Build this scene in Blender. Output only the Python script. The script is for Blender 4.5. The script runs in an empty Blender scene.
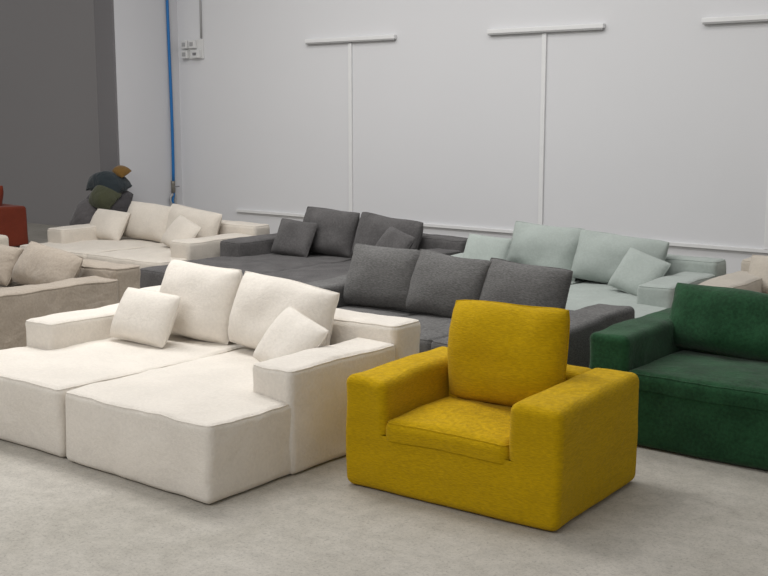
import bpy, bmesh, math, random
from mathutils import Vector, Matrix, noise
R = math.radians
H = 1.8                       # camera height in metres; floor-plan numbers below are multiples of it
scene = bpy.context.scene
COL = scene.collection
try:
    scene.view_settings.view_transform = 'Standard'
    scene.view_settings.look = 'None'
except Exception as e:
    print(e)

# ------------------------------------------------------------------ materials
def srgb(r, g, b):
    f = lambda c: (c/255/12.92) if c/255 <= .04045 else ((c/255+.055)/1.055)**2.4
    return (f(r), f(g), f(b), 1)

def mul(c, k): return (c[0]*k, c[1]*k, c[2]*k, 1)

def new_mat(name):
    m = bpy.data.materials.new(name); m.use_nodes = True
    nt = m.node_tree
    return m, nt, nt.nodes['Principled BSDF']

def fabric(name, col, var=.12, rough=.95, stretch=(1, 1, 1), weave=260, bump=.35, sheen=.2, patch=5, mid=60, pw=1.0, crease=.2, cscale=4.0):
    m, nt, b = new_mat(name)
    N = nt.nodes; L = nt.links
    tc = N.new('ShaderNodeTexCoord')
    mp = N.new('ShaderNodeMapping'); mp.inputs['Scale'].default_value = stretch
    L.new(tc.outputs['Object'], mp.inputs['Vector'])
    n1 = N.new('ShaderNodeTexNoise'); n1.inputs['Scale'].default_value = patch; n1.inputs['Detail'].default_value = 5
    n2 = N.new('ShaderNodeTexNoise'); n2.inputs['Scale'].default_value = mid; n2.inputs['Detail'].default_value = 4
    n3 = N.new('ShaderNodeTexNoise'); n3.inputs['Scale'].default_value = weave; n3.inputs['Detail'].default_value = 2
    for n in (n1, n2, n3): L.new(mp.outputs['Vector'], n.inputs['Vector'])
    a0 = N.new('ShaderNodeMath'); a0.operation = 'MULTIPLY'; a0.inputs[1].default_value = pw
    L.new(n1.outputs['Fac'], a0.inputs[0])
    a = N.new('ShaderNodeMath'); a.operation = 'MULTIPLY_ADD'
    L.new(n2.outputs['Fac'], a.inputs[0]); a.inputs[1].default_value = 1.8-pw
    L.new(a0.outputs[0], a.inputs[2])
    r = N.new('ShaderNodeMapRange'); r.inputs['From Min'].default_value = .7; r.inputs['From Max'].default_value = 1.1
    L.new(a.outputs[0], r.inputs['Value'])
    mx = N.new('ShaderNodeMix'); mx.data_type = 'RGBA'
    mx.inputs[6].default_value = mul(col, 1-var); mx.inputs[7].default_value = mul(col, 1+var)
    L.new(r.outputs['Result'], mx.inputs[0])
    L.new(mx.outputs[2], b.inputs['Base Color'])
    b.inputs['Roughness'].default_value = rough
    b.inputs['Specular IOR Level'].default_value = .1
    b.inputs['Sheen Weight'].default_value = sheen
    b.inputs['Sheen Roughness'].default_value = .5
    s = N.new('ShaderNodeMath'); s.operation = 'MULTIPLY_ADD'
    L.new(n2.outputs['Fac'], s.inputs[0]); s.inputs[1].default_value = 1.2
    L.new(n3.outputs['Fac'], s.inputs[2])
    # loose-cover creases: warped noise as a broad, soft bump under the weave
    cn = N.new('ShaderNodeTexNoise'); cn.inputs['Scale'].default_value = cscale; cn.inputs['Detail'].default_value = 2
    cn.inputs['Distortion'].default_value = 1.0
    L.new(tc.outputs['Object'], cn.inputs['Vector'])
    cb = N.new('ShaderNodeBump'); cb.inputs['Strength'].default_value = crease; cb.inputs['Distance'].default_value = .05
    L.new(cn.outputs['Fac'], cb.inputs['Height'])
    bp = N.new('ShaderNodeBump'); bp.inputs['Strength'].default_value = bump; bp.inputs['Distance'].default_value = .006
    L.new(s.outputs[0], bp.inputs['Height']); L.new(cb.outputs['Normal'], bp.inputs['Normal'])
    L.new(bp.outputs['Normal'], b.inputs['Normal'])
    return m

def plain(name, col, rough=.5, metal=0, spec=.4):
    m, nt, b = new_mat(name)
    N = nt.nodes; L = nt.links
    tc = N.new('ShaderNodeTexCoord'); n = N.new('ShaderNodeTexNoise'); n.inputs['Scale'].default_value = 12
    L.new(tc.outputs['Object'], n.inputs['Vector'])
    mx = N.new('ShaderNodeMix'); mx.data_type = 'RGBA'
    mx.inputs[6].default_value = mul(col, .96); mx.inputs[7].default_value = mul(col, 1.04)
    L.new(n.outputs['Fac'], mx.inputs[0]); L.new(mx.outputs[2], b.inputs['Base Color'])
    b.inputs['Roughness'].default_value = rough; b.inputs['Metallic'].default_value = metal
    b.inputs['Specular IOR Level'].default_value = spec
    return m

def wall_mat(name, col, var=.03, rough=.7):
    m, nt, b = new_mat(name)
    N = nt.nodes; L = nt.links
    tc = N.new('ShaderNodeTexCoord')
    n1 = N.new('ShaderNodeTexNoise'); n1.inputs['Scale'].default_value = .6; n1.inputs['Detail'].default_value = 6
    n2 = N.new('ShaderNodeTexNoise'); n2.inputs['Scale'].default_value = 90; n2.inputs['Detail'].default_value = 3
    for n in (n1, n2): L.new(tc.outputs['Object'], n.inputs['Vector'])
    mx = N.new('ShaderNodeMix'); mx.data_type = 'RGBA'
    mx.inputs[6].default_value = mul(col, 1-var); mx.inputs[7].default_value = mul(col, 1+var)
    L.new(n1.outputs['Fac'], mx.inputs[0]); L.new(mx.outputs[2], b.inputs['Base Color'])
    b.inputs['Roughness'].default_value = rough; b.inputs['Specular IOR Level'].default_value = .3
    bp = N.new('ShaderNodeBump'); bp.inputs['Strength'].default_value = .08; bp.inputs['Distance'].default_value = .01
    L.new(n2.outputs['Fac'], bp.inputs['Height']); L.new(bp.outputs['Normal'], b.inputs['Normal'])
    return m

def concrete():
    m, nt, b = new_mat('floor_concrete')
    N = nt.nodes; L = nt.links
    tc = N.new('ShaderNodeTexCoord')
    def nz(scale, det, rgh=.6, dist=0):
        n = N.new('ShaderNodeTexNoise'); n.inputs['Scale'].default_value = scale
        n.inputs['Detail'].default_value = det; n.inputs['Roughness'].default_value = rgh
        n.inputs['Distortion'].default_value = dist
        L.new(tc.outputs['Object'], n.inputs['Vector']); return n
    def ramp(n, p0, c0, p1, c1):
        cr = N.new('ShaderNodeValToRGB')
        cr.color_ramp.elements[0].position = p0; cr.color_ramp.elements[0].color = c0
        cr.color_ramp.elements[1].position = p1; cr.color_ramp.elements[1].color = c1
        L.new(n.outputs['Fac'], cr.inputs['Fac']); return cr.outputs['Color']
    def multiply(x, y, f):
        a = N.new('ShaderNodeMix'); a.data_type = 'RGBA'; a.blend_type = 'MULTIPLY'; a.inputs[0].default_value = f
        L.new(x, a.inputs[6]); L.new(y, a.inputs[7]); return a.outputs[2]
    n3 = nz(70, 6, .8); n4 = nz(11, 10, .85)
    g = lambda v: (v, v, v, 1)
    c = ramp(nz(1.0, 7, .7, .6), .40, srgb(179, 174, 164), .60, srgb(192, 187, 178))     # worn patches
    c = multiply(c, ramp(n4, .40, g(.86), .56, g(1.03)), 1)
    c = multiply(c, ramp(n3, .38, g(.52), .48, g(1)), .6)                 # grit
    c = multiply(c, ramp(nz(2.0, 10, .85, 2.5), .34, g(.82), .43, g(1)), .9)   # stains and scuffs
    L.new(c, b.inputs['Base Color'])
    b.inputs['Roughness'].default_value = .72; b.inputs['Specular IOR Level'].default_value = .3
    bp = N.new('ShaderNodeBump'); bp.inputs['Strength'].default_value = .25; bp.inputs['Distance'].default_value = .01
    L.new(n4.outputs['Fac'], bp.inputs['Height']); L.new(bp.outputs['Normal'], b.inputs['Normal'])
    return m

M = dict(
    white=fabric('fabric_offwhite', srgb(229, 222, 212), .05, bump=.5, patch=3, crease=.28),
    yellow=fabric('fabric_mustard', srgb(194, 157, 8), .13, stretch=(.35, .35, 2.2), weave=220, bump=.6, sheen=.05, mid=110, pw=.45, crease=.24),
    green=fabric('fabric_green', srgb(34, 71, 45), .30, patch=5, sheen=.15, crease=.28),
    char=fabric('fabric_charcoal', srgb(90, 88, 88), .2, sheen=.1, bump=.5),
    grey=fabric('fabric_grey', srgb(102, 101, 100), .24, stretch=(.5, .5, 1.8), sheen=.1, weave=200, bump=.6, mid=100, pw=.5),
    mint=fabric('fabric_mint', srgb(164, 172, 167), .06),
    cream=fabric('fabric_cream', srgb(206, 198, 187), .05),
    taupe=fabric('fabric_taupe', srgb(163, 152, 139), .08, bump=.4, pw=.7, crease=.5, cscale=4.5),
    tan=fabric('fabric_tan', srgb(188, 180, 168), .06),
    red=fabric('fabric_rust', srgb(136, 62, 44), .1),
    bag_char=fabric('fabric_bag_charcoal', srgb(66, 64, 66), .1, crease=.7, cscale=5),
    bag_teal=fabric('fabric_bag_teal', srgb(46, 53, 57), .1, crease=.7, cscale=5),
    bag_olive=fabric('fabric_bag_olive', srgb(70, 72, 55), .1, crease=.7, cscale=5),
    bag_brown=fabric('fabric_bag_brown', srgb(112, 84, 42), .1, crease=.7, cscale=5),
    bag_grey=fabric('fabric_bag_grey', srgb(88, 85, 86), .1, crease=.7, cscale=5),
    wall=wall_mat('paint_white', srgb(214, 214, 216)),
    dimwall=wall_mat('paint_grey_dimmed', srgb(160, 157, 158)),  # grey also carries the far wall's dimness in its colour
    endshade=wall_mat('grey_end_shade', srgb(114, 112, 114)),  # shade of the return's end face, put into the colour
    pier=wall_mat('paint_pier_shaded', srgb(197, 197, 200)),  # wall white darkened: shading painted in so the corner edge reads
    floor=concrete(),
    rail=plain('metal_white', srgb(224, 224, 224), .4),
    railgrey=plain('metal_grey', srgb(160, 160, 160), .5),
    blue=plain('hose_blue', srgb(24, 104, 168), .4),
    brass=plain('brass', srgb(130, 126, 118), .4, .6),
    plastic=plain('plastic_white', srgb(210, 210, 209), .45),
    dark=plain('plastic_grey', srgb(120, 120, 122), .5),
)

# ------------------------------------------------------------------ object helpers
def link(name, me, mat, parent=None):
    if mat: me.materials.append(mat)
    o = bpy.data.objects.new(name, me); COL.objects.link(o)
    if parent: o.parent = parent
    return o

def tag(o, label=None, cat=None, group=None, kind=None):
    if label: o['label'] = label
    if cat: o['category'] = cat
    if group: o['group'] = group
    if kind: o['kind'] = kind
    return o

def empty(name, loc, rz=0):
    o = bpy.data.objects.new(name, None); o.empty_display_size = .2
    COL.objects.link(o); o.location = loc; o.rotation_euler = (0, 0, rz)
    return o

def mesh(name, verts, faces, smooth=True, recalc=True):
    me = bpy.data.meshes.new(name); me.from_pydata([tuple(v) for v in verts], [], faces)
    if recalc:
        bm = bmesh.new(); bm.from_mesh(me)
        bmesh.ops.recalc_face_normals(bm, faces=bm.faces[:]); bm.to_mesh(me); bm.free()
    if smooth:
        me.polygons.foreach_set('use_smooth', [True]*len(me.polygons))
    me.update(); return me

def box_mesh(name, x0, x1, y0, y1, z0, z1, bevel=0):
    bm = bmesh.new()
    bmesh.ops.create_cube(bm, size=1, matrix=Matrix.Translation(((x0+x1)/2, (y0+y1)/2, (z0+z1)/2)) @ Matrix.Diagonal((x1-x0, y1-y0, z1-z0, 1)))
    if bevel: bmesh.ops.bevel(bm, geom=bm.edges[:], offset=bevel, segments=2, affect='EDGES', profile=.5)
    me = bpy.data.meshes.new(name); bm.to_mesh(me); bm.free(); return me

def axis_pts(a, b, r, step):
    L = b-a
    r = min(r, L/2*.98)
    pts = [a+r*t for t in (0, .12, .3, .55, .8, 1)]
    n = max(2, int(round((L-2*r)/step)))
    for i in range(1, n): pts.append(a+r+(L-2*r)*i/n)
    pts += [b-r*t for t in (1, .8, .55, .3, .12, 0)]
    return pts, r

class Soft:
    """soft upholstered block: rounded box + bulge + continuous fabric ripples"""
    def __init__(s, x0, x1, y0, y1, z0, z1, r=.05, flat='', bulge=(0, 0, .015), amp=.006, freq=3.2, seed=0, step=.04):
        s.lo = Vector((x0, y0, z0)); s.hi = Vector((x1, y1, z1))
        s.flat = flat; s.bulge = bulge; s.amp = amp; s.freq = freq; s.seed = Vector((seed*7.3, seed*3.1, seed*5.7)); s.step = step
        s.r = min(r, *( (s.hi-s.lo)[i]/2*.98 for i in range(3)))
        s.ilo = Vector([s.lo[i] + (0 if 'xyz'[i]+'-' in flat else s.r) for i in range(3)])
        s.ihi = Vector([s.hi[i] - (0 if 'xyz'[i]+'+' in flat else s.r) for i in range(3)])
    def round(s, p):
        q = Vector([min(max(p[i], s.ilo[i]), s.ihi[i]) for i in range(3)])
        d = p-q; n = d.length
        if n > 1e-9:
            m = max(abs(d.x), abs(d.y), abs(d.z)); d = d*(m/n)
        return q+d
    def deform(s, p):
        mid = (s.lo+s.hi)/2; half = (s.hi-s.lo)/2
        u = [max(-1, min(1, (p[i]-mid[i])/half[i])) for i in range(3)]
        q = p.copy()
        for i in range(3):
            j, k = (i+1) % 3, (i+2) % 3
            q[i] += s.bulge[i]*(1-u[j]**2)*(1-u[k]**2)*u[i]**3
        nv = noise.noise_vector(p*s.freq+s.seed)*s.amp + noise.noise_vector(p*s.freq*3.1+s.seed*2)*s.amp*.42
        w = min(1, max(0, p.z/.06))
        q += Vector((nv.x, nv.y, nv.z*w))
        if q.z < s.lo.z and s.lo.z < .03: q.z = s.lo.z
        if q.z < 0.002: q.z = 0.002
        return q
    def mesh(s, name):
        A = [axis_pts(s.lo[i], s.hi[i], s.r, s.step)[0] for i in range(3)]
        n = [len(a)-1 for a in A]
        idx = {}; V = []
        def vid(i, j, k):
            key = (i, j, k)
            if key not in idx:
                idx[key] = len(V); V.append(s.deform(s.round(Vector((A[0][i], A[1][j], A[2][k])))))
            return idx[key]
        F = []
        for k, f in ((0, 'z-'), (n[2], 'z+')):
            if f in s.flat: continue            # left open where the neighbouring block continues the cover
            for i in range(n[0]):
                for j in range(n[1]): F.append((vid(i, j, k), vid(i+1, j, k), vid(i+1, j+1, k), vid(i, j+1, k)))
        for j in (0, n[1]):
            for i in range(n[0]):
                for k in range(n[2]): F.append((vid(i, j, k), vid(i+1, j, k), vid(i+1, j, k+1), vid(i, j, k+1)))
        for i in (0, n[0]):
            for j in range(n[1]):
                for k in range(n[2]): F.append((vid(i, j, k), vid(i, j+1, k), vid(i, j+1, k+1), vid(i, j, k+1)))
        return mesh(name, V, F)
    def ring(s, phi=R(45)):
        """seam line round the top edge, on the upholstery's surface"""
        rr = s.r*math.cos(phi); z = s.hi.z-s.r+s.r*math.sin(phi)
        pts = []
        cs = [(s.hi.x-s.r, s.hi.y-s.r, 0), (s.lo.x+s.r, s.hi.y-s.r, 90), (s.lo.x+s.r, s.lo.y+s.r, 180), (s.hi.x-s.r, s.lo.y+s.r, 270)]
        for c, (cx, cy, a0) in enumerate(cs):
            for t in range(5):
                a = R(a0+22.5*t); pts.append(Vector((cx+rr*math.cos(a), cy+rr*math.sin(a), z)))
            nx = cs[(c+1) % 4]; a = R(a0+90)
            p0 = pts[-1]; p1 = Vector((nx[0]+rr*math.cos(a), nx[1]+rr*math.sin(a), z))
            m = max(2, int((p1-p0).length/.05))
            for t in range(1, m): pts.append(p0.lerp(p1, t/m))
        return [s.deform(p) for p in pts]

def tube_mesh(name, pts, rad, closed=False, n=8):
    V = []; F = []; m = len(pts)
    for i, p in enumerate(pts):
        a = pts[(i-1) % m] if (closed or i > 0) else p
        b = pts[(i+1) % m] if (closed or i < m-1) else p
        t = (b-a).normalized()
        ref = Vector((0, 0, 1)) if abs(t.z) < .9 else Vector((1, 0, 0))
        x = t.cross(ref).normalized(); y = x.cross(t)
        for k in range(n):
            g = 2*math.pi*k/n; V.append(p+x*math.cos(g)*rad+y*math.sin(g)*rad)
    for i in range(m if closed else m-1):
        j = (i+1) % m
        for k in range(n):
            F.append((i*n+k, i*n+(k+1) % n, j*n+(k+1) % n, j*n+k))
    if not closed:
        F.append(tuple(range(n))); F.append(tuple((m-1)*n+k for k in range(n)))
    return mesh(name, V, F)

def part(name, soft, mat, parent, seam=False, phi=45, rad=.004):
    o = link(name, soft.mesh(name), mat, parent)
    if seam:
        link('seam', tube_mesh('seam', soft.ring(R(phi)), rad, True, 6), mat, o)
    return o

# ------------------------------------------------------------------ sofas
SEAT = .385
def chaise_sofa(name, label, mat, xl, xr, yf, D, rz=0, seed=0, group=None, arms=(-1, 1), ah=.545, bh=.635, af=.545, bt=.25, amp=.013, rad=.0045, gap=.006):
    """two deep chaise units side by side, short block arms, low block backs; plan numbers in multiples of H"""
    W = (xr-xl)*H; D *= H
    root = empty(name, ((xl+xr)/2*H, yf*H, 0), rz); tag(root, label, 'sofa', group)
    aw = .28
    for sd in (-1, 1):
        x0, x1 = (-W/2, -gap) if sd < 0 else (gap, W/2)
        part('seat', Soft(x0, x1, 0, D-bt+.02, .004, SEAT, .038, bulge=(.002, .010, .014), amp=amp, seed=seed+sd), mat, root, True, 45, rad)
        part('backrest', Soft(x0+.003, x1-.003, D-bt, D, .004, bh, .04, bulge=(0, .012, .008), amp=amp*.8, seed=seed+sd+4), mat, root, True, 45, rad)
    for sd in arms:
        x0, x1 = (-W/2-.008, -W/2+aw) if sd < 0 else (W/2-aw, W/2+.008)
        part('armrest', Soft(x0, x1, af, D-bt+.005, .004, ah, .036, bulge=(.006, .006, .006), amp=amp*.8, seed=seed+sd+9), mat, root, True, 40, rad)
    return root

def block_sofa(name, label, mat, loc, W, D, rz=0, seats=1, aw=.245, ah=.55, sh=.32, bh=.55, bt=.22, seed=0, cat='sofa', group=None, lip=.008, sr=.05, r=.042):
    """one-piece block sofa / armchair: flush skirt, full-depth arms, dropped-in seat"""
    root = empty(name, loc, rz); tag(root, label, cat, group)
    zb = sh-.075
    kw = dict(amp=.013, freq=2.6, seed=seed)
    part('base', Soft(-W/2, W/2, 0, D, .004, zb, r, flat='z+', bulge=(0, 0, 0), **kw), mat, root)
    part('armrest', Soft(-W/2, -W/2+aw, 0, D, zb, ah, r, flat='z-', bulge=(0, 0, .008), **kw), mat, root)
    part('armrest', Soft(W/2-aw, W/2, 0, D, zb, ah, r, flat='z-', bulge=(0, 0, .008), **kw), mat, root)
    part('backrest', Soft(-W/2+aw-.03, W/2-aw+.03, D-bt, D-.004, zb, bh-.006, r, flat='z-', bulge=(0, 0, .012), **kw), mat, root)
    sw = (W-2*aw)/seats
    for i in range(seats):
        x0 = -W/2+aw+i*sw
        part('seat_cushion', Soft(x0-.012, x0+sw+.012, -lip, D-bt+.01, zb-.02, sh, sr, flat='z-', bulge=(0, .004, .024), **kw), mat, root, True, 45)
    return root

# ------------------------------------------------------------------ loose cushions
def pillow_mesh(name, w, h, t, seed=0, n=30, pinch=.03, sag=.16, wr=1.0, droop=0, rc=.06):
    V = []; F = []; idx = {}
    sc = min(1, w/.66)**1.5*wr
    def out(u, v):
        x = w/2*u*(1-pinch*(1-v*v)*u*u)*math.sqrt(1-rc*v*v/2); z = h/2*v*(1-pinch*(1-u*u)*v*v)*math.sqrt(1-rc*u*u/2)
        c = max(0, abs(u)+abs(v)-1.8)/.2
        k = 1-.02*c
        return x*k, z*k+h/2
    def sp(i):
        s = -1+2*i/n
        return math.sin(s*math.pi/2)
    S = Vector((seed*3.7, seed*1.9, seed*2.3))
    def pos(i, j, side):
        u, v = sp(i), sp(j)
        x, z = out(u, v)
        vv = max(-1, min(1, v+sag*(1-v*v)))
        f = (max(0, 1-abs(u)**2.8)*max(0, 1-abs(vv)**2.8))**.5
        y = side*t/2*f
        p = Vector((x, y, z))
        rim = 1-f
        nv = noise.noise_vector(Vector((x, side*.3, z))*5+S)*.018 + noise.noise_vector(Vector((x, side*.3, z))*14+S)*.010*rim
        if abs(u) < .9999 and abs(v) < .9999:
            p += Vector((nv.x*.3, nv.y, nv.z*.3))*sc
        q = noise.noise_vector(Vector((x, 0, z))*3.2+S*2)*sc
        p += Vector((q.x*.013, q.y*.020, q.z*.013))
        p.y += droop*(u*u+.6*v*v)
        return p
    def vid(i, j, side):
        if i in (0, n) or j in (0, n): side = 0
        k = (i, j, side)
        if k not in idx:
            idx[k] = len(V); V.append(pos(i, j, side if side else 0))
        return idx[k]
    for side in (-1, 1):
        for i in range(n):
            for j in range(n):
                F.append((vid(i, j, side), vid(i+1, j, side), vid(i+1, j+1, side), vid(i, j+1, side)))
    rim = [V[vid(i, 0, 0)] for i in range(n)]+[V[vid(n, j, 0)] for j in range(n)]+[V[vid(i, n, 0)] for i in range(n, 0, -1)]+[V[vid(0, j, 0)] for j in range(n, 0, -1)]
    return mesh(name, V, F), [Vector(p) for p in rim]

def cushion(label, mat, w, h, t, loc, rz=0, lean=14, roll=0, seed=0, group=None, name='cushion', cat='cushion', **kw):
    """loc: bottom middle, x,y in multiples of H, z in metres"""
    me, rim = pillow_mesh(name, w, h, t, seed, **kw)
    o = link(name, me, mat)
    o.location = (loc[0]*H, loc[1]*H, loc[2]); o.rotation_euler = (R(-lean), R(roll), R(rz))
    tag(o, label, cat, group)
    link('piping', tube_mesh('piping', rim, .0045, True, 6), mat, o)
    return o

# ------------------------------------------------------------------ setting
YW = 5.35; XC = -6.02
def struct(name, x0, x1, y0, y1, z0, z1, mat, label):
    o = link(name, box_mesh(name, x0, x1, y0, y1, z0, z1), mat); tag(o, label, None, None, 'structure'); return o
struct('floor', -14*H, 4*H, -1*H, 6.3*H, -.1, 0, M['floor'], 'worn pale grey concrete floor')
struct('wall_back', XC*H, 4*H, YW*H, YW*H+.2, 0, 4.4, M['wall'], 'white painted wall behind the back row of sofas')
struct('wall_corner', (XC-.19)*H, XC*H, 4.8*H, 5.9*H+.2, 0, 4.4, M['pier'], 'white wall return with the blue hose on it')
struct('wall_left', -14*H, (XC-.19)*H, 5.9*H, 5.9*H+.2, 0, 4.4, M['dimwall'], 'dim grey wall at the far left')
struct('pier_end_shade', (XC-.19)*H-.004, XC*H-.004, 4.8*H-.03, 4.8*H, 0, 4.4, M['endshade'], 'end face of the white wall return, its shade painted on as grey')  # thin grey panel painting shade onto the return's end
struct('trim_1', -5.46*H, 4*H, YW*H-.035, YW*H, .58, .61, M['rail'], 'white ledge rail running low along the white wall')

def wall_T(xc, half, label):
    x = xc*YW*H; y = YW*H; z = 1.444*H
    root = empty('wall_rail', (x, y, 0)); tag(root, label, 'wall rail', 'T-shaped rails on the white wall')
    link('crossbar', box_mesh('crossbar', -half*YW*H, half*YW*H, -.05, -.002, z-.022, z+.022, .006), M['rail'], root)
    link('underside_shade', box_mesh('underside_shade', -half*YW*H+.01, half*YW*H-.01, -.046, -.004, z-.036, z-.0222, .002), M['railgrey'], root)  # grey strip standing in for the shadow under the crossbar
    link('upright', box_mesh('upright', -.024, .024, -.022, -.002, .612, z-.038, .004), M['rail'], root)
wall_T(-.830, .067, 'leftmost white T-shaped rail on the wall, above the charcoal sofa')
wall_T(-.574, .067, 'middle white T-shaped rail on the wall, above the mint sofa')
wall_T(-.338, .070, 'white T-shaped rail on the wall cut off by the right edge')

# socket box by the corner
sx, sz = -5.86*H, 1.43*H
sb = empty('socket_box', (sx, YW*H, sz)); tag(sb, 'pale grey electrical box with sockets high on the wall beside the corner', 'electrical box')
link('back_plate', box_mesh('back_plate', -.19, .19, -.02, -.001, -.12, .12, .006), M['plastic'], sb)
for dx, dz in ((-.11, .06), (-.11, -.06), (.03, .06)):
    s = link('socket', box_mesh('socket', dx-.055, dx+.055, -.07, -.019, dz-.05, dz+.05, .008), M['plastic'], sb)
    link('socket_face', box_mesh('socket_face', dx-.03, dx+.03, -.074, -.069, dz-.024, dz+.024, .001), M['railgrey'], s)
br = link('switch', box_mesh('switch', .02, .16, -.075, -.019, -.11, -.01, .006), M['plastic'], sb)
link('toggle', box_mesh('toggle', .06, .12, -.082, -.074, -.075, -.045, .001), M['dark'], br)
cd = link('cable_conduit', tube_mesh('cable_conduit', [Vector((sx+.16, YW*H-.02, z)) for z in (sz+.13, sz+.6, sz+1.2, 4.3)], .012), M['railgrey'])
tag(cd, 'thin grey conduit running up the wall from the electrical box', 'conduit')

# blue hose on the return wall
hx, hy = XC*H, 5.25*H
hr = empty('air_hose', (hx, hy, .6)); tag(hr, 'blue hose running down the white corner wall to a valve', 'hose')
link('hose', tube_mesh('hose', [Vector((.03+.006*math.sin(z*2.1), .01*math.sin(z*1.3), z)) for z in [i*.15+.3 for i in range(23)]], .019), M['blue'], hr)
v = link('valve', tube_mesh('valve', [Vector((.032, 0, z)) for z in (.33, .30, .24, .18)], .026), M['brass'], hr)
link('valve_handle', box_mesh('valve_handle', .058, .07, -.015, .075, .25, .266, .004), M['dark'], v)
for dy, l, mt in ((-.05, .20, 'railgrey'), (.04, .27, 'railgrey'), (-.01, .24, 'blue')):
    link('coupling', tube_mesh('coupling', [Vector((.034, dy*min(1, k/2)+.01*math.sin(k*1.7), .19-k*l/6)) for k in range(7)], .014), M[mt], hr)

# ------------------------------------------------------------------ furniture
SZ = SEAT+.012
# foreground off-white sofa
chaise_sofa('chaise_sofa', 'off-white double chaise sofa in the foreground, left of the yellow armchair', M['white'], -3.24, -2.005, 1.845, .92, 0, 1, gap=.010, amp=.014)
wg = 'loose cushions on the off-white sofa'
cushion('large off-white back cushion behind the left small pillow, on the off-white sofa', M['white'], .63, .48, .25, (-2.84, 2.545, SZ), 2, 16, 2, 1, wg)
cushion('large off-white back cushion nearest the yellow armchair, upright on the off-white sofa', M['white'], .77, .45, .25, (-2.435, 2.53, SZ), -1, 17, 4, 2, wg)
cushion('small off-white pillow on the left chaise of the off-white sofa', M['white'], .48, .335, .17, (-2.925, 2.37, SZ+.01), 3, 28, 2, 3, wg, wr=.6)
cushion('small off-white pillow tilted against the right arm of the off-white sofa', M['white'], .41, .355, .16, (-2.285, 2.37, SZ), -14, 36, 12, 9, wg)

# yellow armchair
block_sofa('armchair', 'mustard yellow block armchair in the right foreground', M['yellow'], (-1.532*H, 2.205*H, 0), 1.155, .885, R(2.8), 1, seed=3, cat='armchair', sh=.37, ah=.55, aw=.25)
cushion('mustard yellow back cushion on the yellow armchair', M['yellow'], .64, .50, .27, (-1.541, 2.205+.295, .375), 3, 9, -1, 8, pinch=.015)

# grey three-cushion sofa
block_sofa('sofa', 'mid-grey sofa with three back cushions, directly behind the yellow armchair', M['grey'], (-2.37*H, 3.08*H, 0), 2.42, 1.04, 0, 3, seed=5, sh=.38, ah=.545, bh=.48, aw=.28, r=.035)
gg = 'back cushions of the three-cushion grey sofa'
for i, (x, w_, rl, rz, lb) in enumerate(((-2.715, .64, 1, 3, 'left of the three grey back cushions on the grey sofa'), (-2.40, .64, 3, -2, 'middle of the three grey back cushions on the grey sofa'), (-2.075, .64, 4, 1, 'right of the three grey back cushions, behind the yellow armchair'))):
    cushion(lb, M['grey'], w_, .455-.01*i, .26, (x, 3.44-.012*(i == 1), .39), rz, 16+2*i, rl, 11+i, gg)

# green sofa
block_sofa('sofa', 'dark green sofa cut off by the right edge, behind the yellow armchair', M['green'], (-1.545*H+.875, 2.99*H, 0), 1.75, 1.06, 0, 1, seed=8, sh=.42, ah=.605, bh=.53)
cushion('dark green back cushion on the green sofa', M['green'], .80, .39, .28, (-1.235, 3.345, .43), 0, 20, 2, 15)

# mint sofa
chaise_sofa('chaise_sofa', 'pale mint green double chaise sofa by the wall', M['mint'], -3.06, -1.785, 3.87, .915, 0, 20)
mg = 'loose cushions on the mint sofa'
cushion('large mint back cushion, left of the two on the mint sofa', M['mint'], .68, .46, .24, (-2.62, 4.56, SZ), 2, 15, 3, 21, mg)
cushion('large mint back cushion, right of the two on the mint sofa', M['mint'], .82, .42, .24, (-2.24, 4.56, SZ), -2, 17, 4, 22, mg)
cushion('small mint pillow at the left end of the mint sofa', M['mint'], .44, .36, .15, (-2.83, 4.36, SZ+.02), 0, 24, 2, 23, mg)
cushion('small mint pillow tilted against the right arm of the mint sofa', M['mint'], .41, .36, .16, (-2.075, 4.37, SZ), -14, 34, 12, 29, mg)

# charcoal sofa
chaise_sofa('chaise_sofa', 'charcoal double chaise sofa by the wall, between the cream and mint sofas', M['char'], -4.42, -3.13, 3.60, 1.19, 0, 30, af=1.05)
cg = 'loose cushions on the charcoal sofa'
cushion('large charcoal back cushion beside the small left pillow, on the charcoal sofa', M['char'], .68, .46, .24, (-3.98, 4.56, SZ), 2, 15, 3, 31, cg)
cushion('large charcoal back cushion, right of the two on the charcoal sofa', M['char'], .78, .43, .24, (-3.58, 4.56, SZ), -3, 17, 4, 32, cg)
cushion('small charcoal pillow upright at the left of the charcoal sofa', M['char'], .46, .37, .16, (-4.11, 4.41, SZ), 3, 24, 3, 33, cg)
cushion('small charcoal pillow tilted against the right arm of the charcoal sofa', M['char'], .38, .37, .15, (-3.42, 4.35, SZ+.02), -14, 34, 12, 39, cg)

# cream sofa
chaise_sofa('chaise_sofa', 'cream double chaise sofa in the back left corner by the blue hose', M['cream'], -5.74, -4.47, 3.80, .85, 0, 40, af=.36)
eg = 'loose cushions on the cream sofa'
cushion('large cream back cushion beside the small left pillow, on the cream sofa', M['cream'], .74, .42, .24, (-5.31, 4.40, SZ), 2, 18, 3, 41, eg)
cushion('large cream back cushion, right of the two on the cream sofa', M['cream'], .86, .40, .24, (-4.95, 4.42, SZ), -3, 20, 5, 42, eg)
cushion('small cream pillow at the left of the cream sofa', M['cream'], .54, .36, .16, (-5.55, 4.26, SZ), 3, 30, 3, 43, eg)
cushion('small cream pillow tilted against the right arm of the cream sofa', M['cream'], .48, .35, .15, (-4.87, 4.23, SZ), -14, 36, 12, 49, eg)

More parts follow.
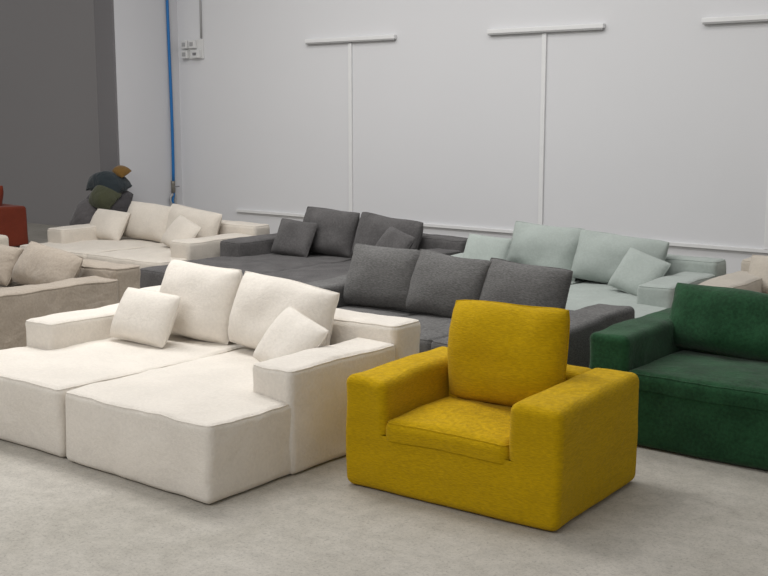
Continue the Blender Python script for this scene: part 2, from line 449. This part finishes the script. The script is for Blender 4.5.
# taupe sofa, left
chaise_sofa('chaise_sofa', 'taupe linen sofa cut off by the left edge, behind the off-white sofa', M['taupe'], -5.04, -3.815, 2.1, 1.045, 0, 50, af=.0, ah=.52, bh=.585, amp=.022, rad=.009)
tg = 'loose cushions on the taupe sofa'
cushion('taupe cushion nearest the right arm of the taupe sofa', M['taupe'], .76, .36, .22, (-4.21, 2.87, SZ), -2, 30, 5, 51, tg, wr=.8)
cushion('taupe cushion half cut off by the left edge, on the taupe sofa', M['taupe'], .62, .34, .22, (-4.58, 2.85, SZ), 0, 30, 3, 52, tg, wr=.8)
# pale sofa whose back corner shows at the frame edge
block_sofa('sofa', 'pale beige sofa, only its back corner showing beyond the taupe sofa', M['tan'], (-5.28*H-.9, 2.78*H, 0), 1.8, 1.2, 0, 2, seed=55, sh=.36, ah=.61, bh=.61)

# beige sofa right
chaise_sofa('chaise_sofa', 'beige sofa glimpsed at the right edge behind the green sofa', M['tan'], -1.745, -.5, 4.0, .95, 0, 60)
cushion('beige back cushion on the beige sofa at the right edge', M['tan'], .62, .32, .20, (-1.51, 4.68, SZ), 0, 28, 2, 61)

# rust armchair far left
block_sofa('armchair', 'rust red armchair at the far left in front of the grey wall', M['red'], (-7.2*H-.55, 4.39*H, 0), 1.1, .85, 0, 1, seed=70, cat='armchair')
cushion('rust red back cushion on the rust armchair', M['red'], .6, .5, .22, (-7.5, 4.39+.3, .33), 0, 12, 0, 71)

# heap of slumped floor cushions
hg = 'heap of soft floor cushions beside the cream sofa'
for lb, mt, w_, h_, t_, x, y, z, rz, ln, rl, sd, dr in (
    ('charcoal floor cushion lying at the bottom of the heap beside the cream sofa', 'bag_char', .64, .60, .36, -5.98, 4.44, .18, 8, 88, 2, 81, .02),
    ('large charcoal floor cushion slumped upright in the middle of the heap', 'bag_char', .60, .64, .38, -5.965, 4.52, .36, 6, 30, 5, 83, .06),
    ('grey floor cushion slumped at the left front of the heap', 'bag_grey', .46, .50, .28, -6.02, 4.42, .40, -14, 36, -8, 82, .05),
    ('olive green floor cushion at the right side of the heap', 'bag_olive', .32, .32, .20, -5.885, 4.47, .74, 10, 50, 12, 84, .05),
    ('dark teal floor cushion near the top of the heap', 'bag_teal', .48, .42, .24, -5.935, 4.52, .93, 8, 68, 7, 85, .07),
    ('small brown floor cushion on top of the heap', 'bag_brown', .20, .18, .09, -5.87, 4.64, 1.08, 6, 62, 14, 86, .02)):
    cushion(lb, M[mt], w_, h_, t_, (x, y, z), rz, ln, rl, sd, hg, 'floor_cushion', 'floor cushion', sag=.1, wr=3.4, droop=dr, rc=.35, pinch=0)

# ------------------------------------------------------------------ light
w = bpy.data.worlds.new('World'); scene.world = w; w.use_nodes = True
bg = w.node_tree.nodes['Background']; bg.inputs[0].default_value = (1, .995, .985, 1); bg.inputs[1].default_value = .33
def area(name, loc, sx, sy, e, rot=(0, 0, 0), col=(1, .985, .965)):
    l = bpy.data.lights.new(name, 'AREA'); l.shape = 'RECTANGLE'; l.size = sx; l.size_y = sy; l.energy = e; l.color = col
    o = bpy.data.objects.new(name, l); COL.objects.link(o); o.location = loc; o.rotation_euler = rot
area('ceiling_or_fill', (-3.7*H, 2.7*H, 4.8), 5, 1.4, 205)
area('ceiling_or_fill', (-3.0*H, 4.0*H, 4.8), 8, 1.2, 85)
area('ceiling_or_fill', (-2.6*H, -.6*H, 4.6), 6, 1.4, 135, (R(40), 0, R(6)))      # added frontal fill, high behind the camera; stands for no known lamp

# ------------------------------------------------------------------ camera
cd = bpy.data.cameras.new('Camera'); cam = bpy.data.objects.new('Camera', cd); COL.objects.link(cam)
cam.location = (0, 0, H); cam.rotation_euler = (R(90-9.09), 0, R(38))
cd.sensor_width = 36; cd.lens = 1100/768*36; cd.clip_end = 200
scene.camera = cam
